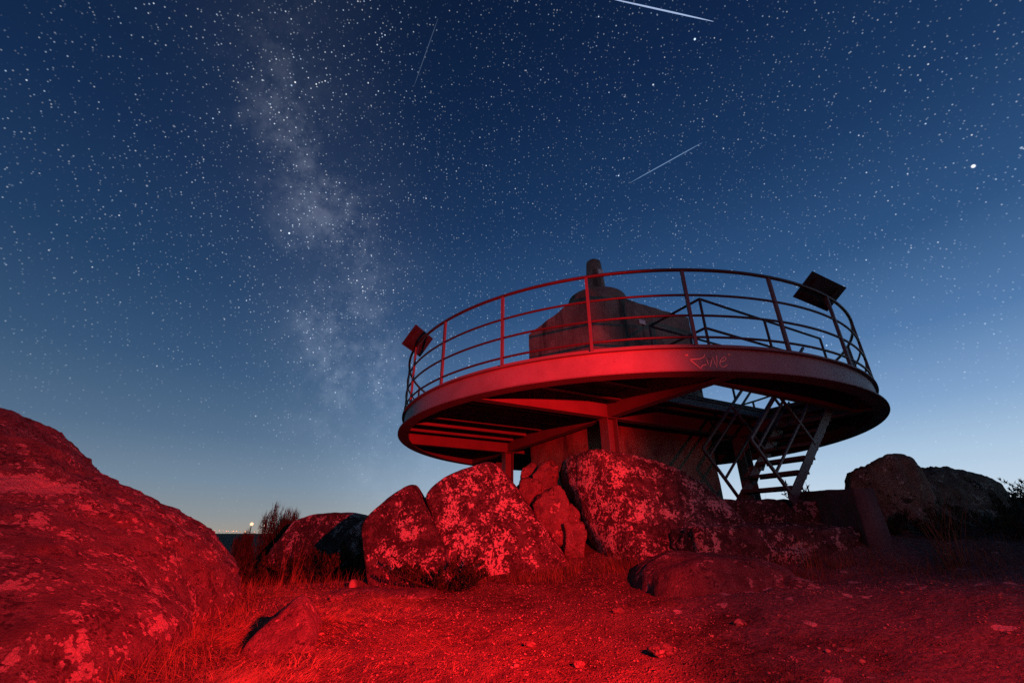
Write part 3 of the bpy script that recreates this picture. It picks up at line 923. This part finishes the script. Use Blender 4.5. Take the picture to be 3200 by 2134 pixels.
# ------------------------------------------------------------------ staircase
ga = W(-0.42, -3.28, -1.3)
st = empty('staircase', ga)
tag(st, 'open steel staircase with slanted handrails climbing to the platform', 'staircase')
SA0, SZ0, SA1, SZ1 = -0.44, -1.30, 1.44, 0.335
sl = np.array([SA1 - SA0, SZ1 - SZ0]); SL = np.linalg.norm(sl); sl /= SL; pn = np.array([-sl[1], sl[0]])
SB = (-3.66, -2.93)


def SP(s, p, b): q = np.array([SA0, SZ0]) + sl * s + pn * p; return W(q[0], b, q[1])


upn = eA * pn[0] + eZ * pn[1]
for b in SB:
    MB().bar(SP(-0.06, 0.0, b), SP(SL, 0.0, b), 0.014, 0.13, upn).build('stringer', M['stair'], st)
    for s in (0.03, 1.13, 2.2):
        MB().bar(SP(s, 0.0, b), SP(s, 0.88, b), 0.034, 0.034, eB).build('handrail_post', M['rail'], st)
    for p, s1 in ((0.88, 2.5), (0.74, 2.5), (0.36, 2.35)):
        MB().bar(SP(0.03, p, b), SP(s1, p, b), 0.032 if p > 0.8 else 0.026, 0.032 if p > 0.8 else 0.026, upn).build('handrail', M['rail'], st)
nt_ = 8
for i in range(nt_):
    z = SZ0 + (i + 0.75) * (SZ1 - SZ0) / nt_; a = SA0 + (i + 0.75) * (SA1 - SA0) / nt_
    mb = MB(); bmid = sum(SB) / 2; hb = (SB[1] - SB[0]) / 2 - 0.01
    mb.obox(W(a, bmid, z), eA, eB, eZ, (0.13, hb, 0.005))
    mb.obox(W(a - 0.127, bmid, z - 0.022), eA, eB, eZ, (0.003, hb, 0.017)).obox(W(a + 0.127, bmid, z - 0.022), eA, eB, eZ, (0.003, hb, 0.017))
    tr = mb.build('tread', M['stair'], st)
    for s in (-1, 1):
        mb = MB(); bb = bmid + s * (hb - 0.006)
        mb.add([W(a - .11, bb, z - .006), W(a + .11, bb, z - .006), W(a + .02, bb, z - .11), W(a - .06, bb, z - .11),
                W(a - .11, bb + s * .004, z - .006), W(a + .11, bb + s * .004, z - .006), W(a + .02, bb + s * .004, z - .11), W(a - .06, bb + s * .004, z - .11)],
               [(0, 1, 2, 3), (7, 6, 5, 4), (0, 4, 5, 1), (1, 5, 6, 2), (2, 6, 7, 3), (3, 7, 4, 0)])
        mb.build('bracket', M['stair'], tr)

# ------------------------------------------------------------------ concrete block with survey pillar
mo = empty('survey_monument', (C0[0], C0[1], float(ground_z(C0[0], C0[1], False)[0])))
tag(mo, 'weathered concrete block carrying a round drum and tapered pillar through the deck', 'monument')
gz = float(ground_z(C0[0], C0[1], False)[0]) - C0[2] - 0.7


def grid_box(a0, a1, b0, b1, z0, z1, name, mat, parent, step=0.09, amp=0.012):
    """a cast block: dense faces, slightly uneven"""
    V = []; F = []
    def face(o, u, v, nu, nv):
        base = len(V)
        for j in range(nv + 1):
            for i in range(nu + 1): V.append(o + u * i / nu + v * j / nv)
        for j in range(nv):
            for i in range(nu):
                k = base + j * (nu + 1) + i; F.append((k, k + 1, k + nu + 2, k + nu + 1))
    la, lb, lz = a1 - a0, b1 - b0, z1 - z0; na, nb_, nz = [max(1, int(x / step)) for x in (la, lb, lz)]
    e = np.eye(3); o = np.array([a0, b0, z0])
    face(o, e[0] * la, e[2] * lz, na, nz); face(o + e[1] * lb, e[2] * lz, e[0] * la, nz, na)
    face(o, e[2] * lz, e[1] * lb, nz, nb_); face(o + e[0] * la, e[1] * lb, e[2] * lz, nb_, nz)
    face(o, e[1] * lb, e[0] * la, nb_, na); face(o + e[2] * lz, e[0] * la, e[1] * lb, na, nb_)
    V = np.array(V); c = np.array([(a0 + a1) / 2, (b0 + b1) / 2, (z0 + z1) / 2])
    # corners are rounded and worn, faces wavy
    d = V - c; q = np.abs(d) / (np.array([la, lb, lz]) / 2)
    second = np.sort(q, axis=1)[:, 1]
    wear = np.clip((second - 0.985) / 0.015, 0, 1) * 0.012 * (1 + 1.5 * fbm(V * 4, 3))
    V = V + fbm(V * 1.7, 4, 0.5)[:, None] * amp * np.sign(d) * (q > 0.999) - d / np.linalg.norm(d, axis=1)[:, None] * wear[:, None]
    P = C0 + V[:, :1] * eA + V[:, 1:2] * eB + V[:, 2:] * eZ
    ob = mesh_obj(name, P, np.array(F), mat, parent)
    return ob


grid_box(-1.40, 1.42, -1.26, 1.22, gz, 2.80, 'block', M['concrete'], mo)
DC = C0 + np.array([-0.13, -0.06, 0.0])
MB().lathe(DC, [(0.70, 2.78), (0.70, 3.42), (0.685, 3.46), (0.64, 3.47)], 56).build('drum', M['concrete'], mo)
MB().lathe(DC, [(0.262, 3.46), (0.185, 4.52), (0.175, 4.58), (0.14, 4.615), (0.08, 4.63)], 40).build('pillar', M['concrete'], mo)


def crop_pl(px, py): return ray(1600 + px / 3.92, 780 + py / 3.92)


d_ = crop_pl(1595, 888); nb = eB; c_ = C0 - np.array([0, 0, CZ]); t = ((-1.285) + c_ @ nb) / (d_ @ nb); p = d_ * t + np.array([0, 0, CZ])
MB().obox(p, eA, eB, eZ, (0.085, 0.008, 0.05)).build('name_plate', M['white_plate'], mo)
azp = math.radians(-58); r_ = np.array([math.cos(azp), math.sin(azp), 0]); tt = np.array([-r_[1], r_[0], 0])
tl = r_ * 0.997 + eZ * 0.07
MB().obox(DC + r_ * 0.222 + eZ * 4.16, r_, tt, eZ, (0.012, 0.085, 0.09)).build('name_plate', M['white_plate'], mo)

# ------------------------------------------------------------------ information panels on the railing
def panel(az, r, z, w, d, th, yaw, lab):
    ra = np.array([math.cos(az), math.sin(az), 0]); c = C0 + ra * r + eZ * z
    a = az + yaw; ra2 = np.array([math.cos(a), math.sin(a), 0]); ta = np.array([-math.sin(a), math.cos(a), 0])
    s = ra2 * math.cos(th) + eZ * math.sin(th); n = np.cross(ta, s)
    if n[2] < 0: n = -n
    e = empty('information_panel', C0 + ra * r + eZ * 1.41)
    tag(e, lab, 'information panel')
    c = c + n * 0.03
    MB().obox(c, ta, s, n, (w / 2, d / 2, 0.008)).build('plate', M['panel'], e)
    for q in (-1, 1):
        MB().bar(c + ta * q * w * 0.32 - s * d * 0.4 - n * 0.016, c + ta * q * w * 0.32 + s * d * 0.4 - n * 0.016, 0.025, 0.014, n).build('batten', M['rail'], e)
    MB().bar(C0 + ra * 4.40 + eZ * 1.3, c - n * 0.01, 0.03, 0.03).build('bracket', M['rail'], e)


panel(-1.015, 4.389, 1.496, 0.893, 0.415, 0.625, -0.052, 'black tilted information panel seen unlit against the bright sky')
panel(-2.685, 4.38, 1.528, 0.637, 0.431, -0.946, -0.779, 'smaller red-lit tilted information panel beside the starry band')

# ------------------------------------------------------------------ steps and wall by the stairs
def step(cx, cy, zt, w, dpt, h, lab, seed):
    v, f = ico(5)
    n = np.sign(v) * np.abs(v) ** 0.28
    n /= np.abs(n).max(1)[:, None]
    q = v / np.abs(v).max(1)[:, None]
    P = q * np.array([w / 2, dpt / 2, h / 2])
    a = math.atan2(eA[1], eA[0]) * 0.35
    P = np.c_[P[:, 0] * math.cos(a) - P[:, 1] * math.sin(a), P[:, 0] * math.sin(a) + P[:, 1] * math.cos(a), P[:, 2]]
    P += v * (fbm(v * 1.8 + seed, 5)[:, None] * 0.10 + fbm(P * 3.5 + seed, 5)[:, None] * 0.07)
    P += np.array([cx, cy, zt - h / 2 + CZ])
    o = mesh_obj('stone_step', P, f, M['slab_dark'], smooth=True, base=(cx, cy, float(P[:, 2].min())))
    tag(o, lab, 'step')


step(2.75, 5.35, 0.06, 1.9, 0.9, 0.5, 'lower rough stone step overgrown with dry grass', 1)
step(3.1, 6.15, 0.36, 1.8, 1.0, 0.5, 'upper stone step at the foot of the steel staircase', 2)


def wall():
    p0 = np.array([3.92, 4.95]); p1 = np.array([4.12, 6.5]); t = p1 - p0; L = np.linalg.norm(t); t /= L; s = np.array([t[1], -t[0]])
    V = []; F = []
    nu, nv = 40, 24
    for side, off in ((0, -0.1), (1, 0.1)):
        for i in range(nu + 1):
            u = i / nu
            for j in range(nv + 1):
                w_ = j / nv
                x = p0 + t * L * u + s * off * (1.35 - 0.35 * w_)
                zt = 0.445 + 0.08 * u; zb = -0.75
                V.append((x[0], x[1], CZ + zb + (zt - zb) * w_))
    k = (nu + 1) * (nv + 1); ix = lambda sd, i, j: sd * k + i * (nv + 1) + j
    for i in range(nu):
        for j in range(nv):
            F.append((ix(0, i, j), ix(0, i, j + 1), ix(0, i + 1, j + 1), ix(0, i + 1, j)))
            F.append((ix(1, i, j), ix(1, i + 1, j), ix(1, i + 1, j + 1), ix(1, i, j + 1)))
    for j in range(nv):
        F.append((ix(0, 0, j), ix(1, 0, j), ix(1, 0, j + 1), ix(0, 0, j + 1)))
        F.append((ix(0, nu, j), ix(0, nu, j + 1), ix(1, nu, j + 1), ix(1, nu, j)))
    for i in range(nu): F.append((ix(0, i, nv), ix(1, i, nv), ix(1, i + 1, nv), ix(0, i + 1, nv)))
    V = np.array(V); V += np.stack([fbm(V * 2.2 + q, 4) for q in (1, 5, 9)], 1) * 0.018
    o = mesh_obj('retaining_wall', V, np.array(F), M['wall_concrete'], smooth=False, base=(4.0, 5.7, CZ - 0.75))
    tag(o, 'low dark concrete retaining wall with a pale smooth end beside the steps', 'wall')


wall()

# ------------------------------------------------------------------ vegetation
def blades(base, h, lean_az, lean, width, curve=0.6, seg=3):
    """tapered bent blades; arrays of equal length n -> verts, tri faces"""
    n = len(base); ts = np.linspace(0, 1, seg + 1)
    d = np.stack([np.cos(lean_az), np.sin(lean_az), np.zeros(n)], 1)
    side = np.stack([-np.sin(lean_az), np.cos(lean_az), np.zeros(n)], 1)
    tw = RNG.uniform(0, 2 * np.pi, n)[:, None]
    side = side * np.cos(tw) + d * np.sin(tw)
    V = []
    for i, t in enumerate(ts):
        ang = lean * (1 - curve + 2 * curve * t)
        # integrate roughly: horizontal/vertical advance
        px = h * t * np.sin(lean * (1 - curve + curve * t)); pz = h * t * np.cos(lean * (1 - curve + curve * t))
        c = base + d * px[:, None]; c[:, 2] += pz
        w = (width * (1 - t) ** 0.7)[:, None] / 2
        if i < seg: V += [c - side * w, c + side * w]
        else: V += [c]
    m = len(V); V = np.stack(V, 1).reshape(-1, 3)
    F = []
    for i in range(seg - 1):
        a, b, c, e = 2 * i, 2 * i + 1, 2 * i + 2, 2 * i + 3
        F += [(a, b, e), (a, e, c)]
    F.append((2 * (seg - 1), 2 * (seg - 1) + 1, 2 * seg))
    F = np.array(F)
    return V, (F[None] + (np.arange(n) * m)[:, None, None]).reshape(-1, 3)


def join(parts):
    vs, fs, k = [], [], 0
    for v, f in parts: vs.append(v); fs.append(f + k); k += len(v)
    return np.concatenate(vs), np.concatenate(fs)


def on_ground(x, y, dz=-0.01): return np.stack([x, y, ground_z(x, y) + dz], 1)


def straw():
    parts = []
    # flattened straw left of the path and round the small pointed rock
    for (cx, cy, rx, ry, n, hm) in ((-1.3, 3.6, 1.0, 1.2, 6000, .15), (-1.7, 3.2, .8, 1.3, 9000, .20), (-1.2, 2.3, .5, .6, 5000, .17), (-1.1, 4.3, .7, .7, 3600, .16), (-2.3, 4.6, .6, .6, 3000, .14), (-0.5, 3.0, .5, .9, 2200, .11), (-0.2, 4.6, .7, .4, 1500, .10), (-1.6, 1.9, .5, .5, 4200, .2)):
        a = RNG.uniform(0, 2 * np.pi, n); r = np.abs(RNG.normal(0, .62, n))
        x = cx + rx * r * np.cos(a); y = cy + ry * r * np.sin(a)
        n = int(n); h = hm * .62 * RNG.uniform(.4, 1.5, n)
        flow = fbm(np.c_[x * 1.1, y * 1.1, 0 * x], 3) * 5 + RNG.normal(0, .8, n)
        parts.append(blades(on_ground(x, y), h, flow, RNG.uniform(1.2, 1.56, n), 0.0022 * RNG.uniform(.6, 1.5, n), .3))
    v, f = join(parts)
    o = mesh_obj('dry_grass', v, f, M['straw']); tag(o, 'flattened straw lying beside the path below the huge boulder', 'grass', kind='stuff')
    # standing tufts along the feet of the rocks
    parts = []
    lines = [((-1.3, 5.1), (0.6, 5.3), 2600, .13, .13), ((0.5, 5.25), (1.9, 5.2), 3600, .17, .20), ((-2.6, 5.0), (-1.6, 5.2), 700, .16, .2), ((1.7, 5.0), (3.3, 5.1), 2600, .18, .22),
             ((-2.0, 3.4), (-2.7, 5.0), 1300, .15, .15), ((2.2, 4.6), (3.6, 4.7), 2000, .15, .25), ((3.4, 4.2), (5.2, 4.4), 1500, .15, .35), ((3.6, 3.3), (5.2, 3.9), 1300, .11, .4), ((2.2, 5.75), (3.6, 5.9), 1600, .2, .15), ((-1.5, 2.2), (-2.0, 3.2), 900, .14, .15), ((-1.3, 4.95), (-.2, 4.95), 900, .12, .1)]
    for (p, q, n, hm, sp) in lines:
        t = RNG.random(n); cl = 0.5 + 0.5 * np.sin(t * 37 + hm * 50)
        x = p[0] + (q[0] - p[0]) * t + RNG.normal(0, sp, n); y = p[1] + (q[1] - p[1]) * t + RNG.normal(0, sp * .7, n)
        h = hm * RNG.uniform(.3, 1.25, n) ** 1.4 * (0.55 + .6 * cl)
        kp = fbm(np.c_[x * 3.1, y * 3.1, 0 * x + hm], 3) + RNG.normal(0, .12, n) > -0.05
        x, y, h = x[kp], y[kp], h[kp]; n = len(x)
        parts.append(blades(on_ground(x, y), h, RNG.uniform(0, 2 * np.pi, n), np.abs(RNG.normal(.45, .35, n)), 0.0036 * RNG.uniform(.6, 1.4, n), .6))
    v, f = join(parts)
    o = mesh_obj('withered_grass', v, f, M['grass']); tag(o, 'withered grass standing along the feet of the rocks', 'grass', kind='stuff')


straw()


def tall_tuft(x, y, n, h, spread, lab):
    b = np.c_[np.full(n, x) + RNG.normal(0, .05, n), np.full(n, y) + RNG.normal(0, .05, n)]
    az = RNG.uniform(0, 2 * np.pi, n)
    v, f = blades(on_ground(b[:, 0], b[:, 1]), h * RNG.uniform(.6, 1.1, n), az, np.abs(RNG.normal(spread, .12, n)), 0.007 * RNG.uniform(.7, 1.3, n), .5, 4)
    o = mesh_obj('grass_tuft', v, f, M['grass'], base=(x, y, float(ground_z(x, y)[0]))); tag(o, lab, 'grass tuft')


tall_tuft(4.05, 4.35, 46, .75, .28, 'tall splayed dry grass tuft before the dark bushes')
tall_tuft(-2.75, 5.9, 18, .75, .22, 'tall dry stalks beside the huge rounded boulder')
tall_tuft(-1.9, 6.1, 26, .6, .22, 'dry stalks standing before the pointed boulder')
tall_tuft(-1.55, 5.7, 18, .5, .2, 'thin stalks beside the black shadowed boulder')
tall_tuft(3.0, 4.75, 26, .4, .25, 'thin grass tuft at the lower stone step')


def shrub(x, y, h, w, n, mat, lab, group, leaf=0.02, upright=0.35, dz=0.0, spikes=9, cat='shrub', frond=False):
    """bush: thin stems carrying many small leaves"""
    gz_ = float(ground_z(x, y)[0]) + dz
    e = empty('shrub', (x, y, gz_)); tag(e, lab, cat, group)
    mb = MB(); tips = []
    for k in range(spikes):
        az = RNG.uniform(0, 6.28); ln = np.abs(RNG.normal(upright, .2)); L = h * RNG.uniform(.6, 1.05)
        q = np.array([math.cos(az) * math.sin(ln) * w / h, math.sin(az) * math.sin(ln) * w / h, math.cos(ln)]) * L
        p0 = np.array([x, y, gz_ - .03]) + np.r_[RNG.normal(0, .05 * w, 2), 0]
        mid = p0 + q * .5 + np.r_[RNG.normal(0, .03 * h, 2), 0]
        mb.tube([p0, mid, p0 + q], [0.009, 0.006, 0.002], 4); tips.append((p0, mid, p0 + q))
    mb.build('stems', M['bark'], e)
    per = n // spikes; B = []
    for p0, mid, p1 in tips:
        t = RNG.uniform(.12, 1.0, per) ** .8
        c = np.where(t[:, None] < .5, p0 + (mid - p0) * (t * 2)[:, None], mid + (p1 - mid) * (t * 2 - 1)[:, None])
        B.append(c + RNG.normal(0, 1, (per, 3)) * (0.10 * h * (1.15 - t))[:, None])
    B = np.concatenate(B); m = len(B)
    if frond: v, f = blades(B, leaf * RNG.uniform(3, 8, m), RNG.uniform(0, 6.28, m), np.abs(RNG.normal(0, .28, m)), leaf * RNG.uniform(.25, .5, m), .3, 2)
    else: v, f = blades(B, leaf * RNG.uniform(1.2, 3.2, m), RNG.uniform(0, 6.28, m), RNG.uniform(0, 1.6, m), leaf * RNG.uniform(.5, 1.1, m), .3, 2)
    mesh_obj('foliage', v, f, mat, e)


for x, y, h, w, n, sp in ((-4.9, 8.6, .95, .5, 1500, 11), (-4.6, 8.9, 1.35, .6, 2000, 12), (-4.25, 8.7, 1.2, .5, 1800, 11), (-4.4, 9.3, 1.25, .5, 1800, 12), (-3.95, 9.2, 1.1, .45, 1500, 10), (-5.15, 9.0, .9, .5, 1500, 10)):
    shrub(x, y, h * 1.1, w, n * 3, M['leaf_dry'], 'upright broom bush feathery against the horizon glow', 'broom bushes on the horizon', .02, .2, 0, sp * 2, frond=True)
for x, y, h in ((-5.6, 8.2, .5), (-5.0, 7.6, .55), (-4.2, 7.7, .6), (-3.6, 7.4, .55), (-3.0, 7.2, .5), (-2.5, 6.9, .5), (-3.9, 6.8, .5), (-3.2, 6.5, .5), (-2.6, 6.2, .5), (-2.0, 6.5, .5), (-3.4, 5.9, .45), (-6.4, 9.4, .6), (-6.0, 10.2, .6), (-7.2, 11, .7), (-2.1, 7.5, .5)):
    shrub(x, y, h * 1.05, h * 1.6, 1800, M['leaf'], 'dark low scrub bush in the gap beyond the huge boulder', 'scrub bushes in the left gap', .022, .7, 0, 12)
shrub(-0.72, 5.05, .40, .95, 4000, M['leaf'], 'dark bramble growing at the foot between the two leaning boulders', None, .017, .75, 0, 22, 'bush')
shrub(4.38, 6.7, .5, .4, 160, M['leaf'], 'small leafy sapling silhouetted beside the staircase foot', None, .03, .6, 0.1, 7, 'sapling')
for x, y, h in ((4.9, 5.2, .5), (5.4, 4.9, .6), (5.9, 5.4, .65), (6.4, 4.7, .6), (5.6, 4.2, .5), (4.6, 5.7, .45), (6.9, 5.5, .7), (7.4, 6.4, .8), (8.2, 6.8, .8), (7.6, 5.2, .6), (6.5, 3.9, .45), (9.0, 7.4, .7)):
    shrub(x, y, h * .85, h * 1.4, 1000, M['leaf'], 'dark scrub bush below the rock outcrop', 'scrub bushes by the outcrop', .022, .7, 0, 12)

# ------------------------------------------------------------------ far lights on the horizon
def lamp_mast(px, py, dist, r, lab, col, pole=True, power=6.0, group=None):
    p = at(px, py, dist); gzz = float(ground_z(p[0], p[1])[0])
    e = empty('lamp_mast', (p[0], p[1], gzz)); tag(e, lab, 'lamp', group)
    v, f = ico(2)
    mesh_obj('lamp', v * r + p, f, mat_emit('lamp_glow', col, power), e, True)
    MB().tube([(p[0], p[1], gzz), (p[0], p[1], p[2] - r * .8)], r * 0.25, 6).build('pole', M['bark'], e)


lamp_mast(786.5, 1637, 260, 0.9, 'bright orange-white lamp on a mast on the horizon', (1.0, .46, .28), power=2.2)
lamp_mast(827, 1642, 420, 0.62, 'small red-white lamp shining through the broom bushes', (1.0, .45, .33), power=2.2)
for i, (x, y, s) in enumerate(((248, 670, 1.1), (305, 673, .8), (366, 673, 1), (416, 674, .7), (460, 680, 1.1), (485, 680, .9), (535, 686, .9), (555, 681, 1.2), (595, 682, 1.2), (335, 694, .6), (710, 687, 1.5), (838, 691, 1.0), (650, 690, .6))):
    lamp_mast(600 + x / 4.276, 1500 + y / 4.276, 5200, 4.4 * s, 'tiny orange town light on the far horizon', (1.0, .36, .2), power=.8 + s, group='town lights along the far horizon')

# ------------------------------------------------------------------ satellite exposure trails, built as thin glowing spindles
def satellite_trail(p, q, r, col, s, lab):
    a = ray(p[0] * 1.36112, p[1] * 1.36112); b = ray(q[0] * 1.36112, q[1] * 1.36112)
    D = 9000.0; a = a / np.linalg.norm(a) * D; b = b / np.linalg.norm(b) * D
    pts = [a + (b - a) * t + np.array([0, 0, CZ]) for t in np.linspace(0, 1, 9)]
    rr = r * D * np.array([.25, .7, .9, 1, 1, 1, .9, .7, .25])
    o = mesh_obj('satellite_trail', *(lambda m: (np.array(m.v), m.f))(MB().tube(pts, rr, 6)), mat_emit('trail_glow', col, s), smooth=True, base=tuple(pts[4]))
    tag(o, lab, 'satellite_trail')


satellite_trail((1395, -4), (1638, 50), 0.0013, (.50, .66, 1.0), .75, 'long bright satellite trail at the top of the sky')
satellite_trail((1450, 418), (1612, 328), 0.0009, (.35, .58, 1.0), .42, 'slanting blue satellite trail high above the platform')
satellite_trail((950, 200), (1006, 42), 0.0006, (.3, .45, .8), .20, 'faint thin satellite trail beside the starry band')

# ------------------------------------------------------------------ the red torch that lights the rocks (stands beside the camera)
def torch():
    p = np.array([2.05, -0.25, 1.0 + CZ]); gzz = float(ground_z(p[0], p[1])[0])
    e = empty('red_torch', (p[0], p[1], gzz)); tag(e, 'red torch on a slim tripod stand beside the camera', 'torch')
    az_, el_ = math.radians(-33), math.radians(4)
    aim = np.array([math.sin(az_) * math.cos(el_), math.cos(az_) * math.cos(el_), math.sin(el_)]); aim /= np.linalg.norm(aim)
    MB().tube([p - aim * .16, p - aim * .04, p], [.018, .02, .032], 14).build('housing', M['black'], e)
    MB().tube([(p[0], p[1], gzz + .12), p - eZ * .02 - aim * .08], .008, 8).build('pole', M['black'], e)
    for k in range(3):
        a = k * 2.094
        MB().tube([(p[0] + .2 * math.cos(a), p[1] + .2 * math.sin(a), gzz - .01), (p[0], p[1], gzz + .2)], .006, 6).build('leg', M['black'], e)
    MB().tube([p, p + aim * .003], .028, 14).build('lens', mat_emit('red_lens', (1, .02, .02), 3), e)
    def spot(name, energy, size, blend, aim2):
        l = bpy.data.lights.new(name, 'SPOT'); l.energy = energy; l.color = (1.0, 0.009, 0.012)
        l.spot_size = math.radians(size); l.spot_blend = blend; l.shadow_soft_size = 0.03
        o = bpy.data.objects.new(name, l); COL.objects.link(o); o.parent = e
        o.location = tuple(p + aim * .03 - np.array(e.location))
        o.rotation_euler = Vector(aim2).to_track_quat('-Z', 'Y').to_euler()
    hot = np.array([-0.75, 2.35, CZ - 0.58]) - p
    spot('red_hotspot', 3800, 46, 1.0, hot / np.linalg.norm(hot))
    spot('red_beam', 4500, 74, 0.62, aim)                       # the lamp's hot cone
    spot('red_glow', 190, 150, 0.6, aim)                       # faint light to all sides
    az2, el2 = math.radians(-8), math.radians(-29)
    spot('red_spill', 560, 66, 1.0, np.array([math.sin(az2) * math.cos(el2), math.cos(az2) * math.cos(el2), math.sin(el2)]))                      # and the weak light spilling round it

torch()
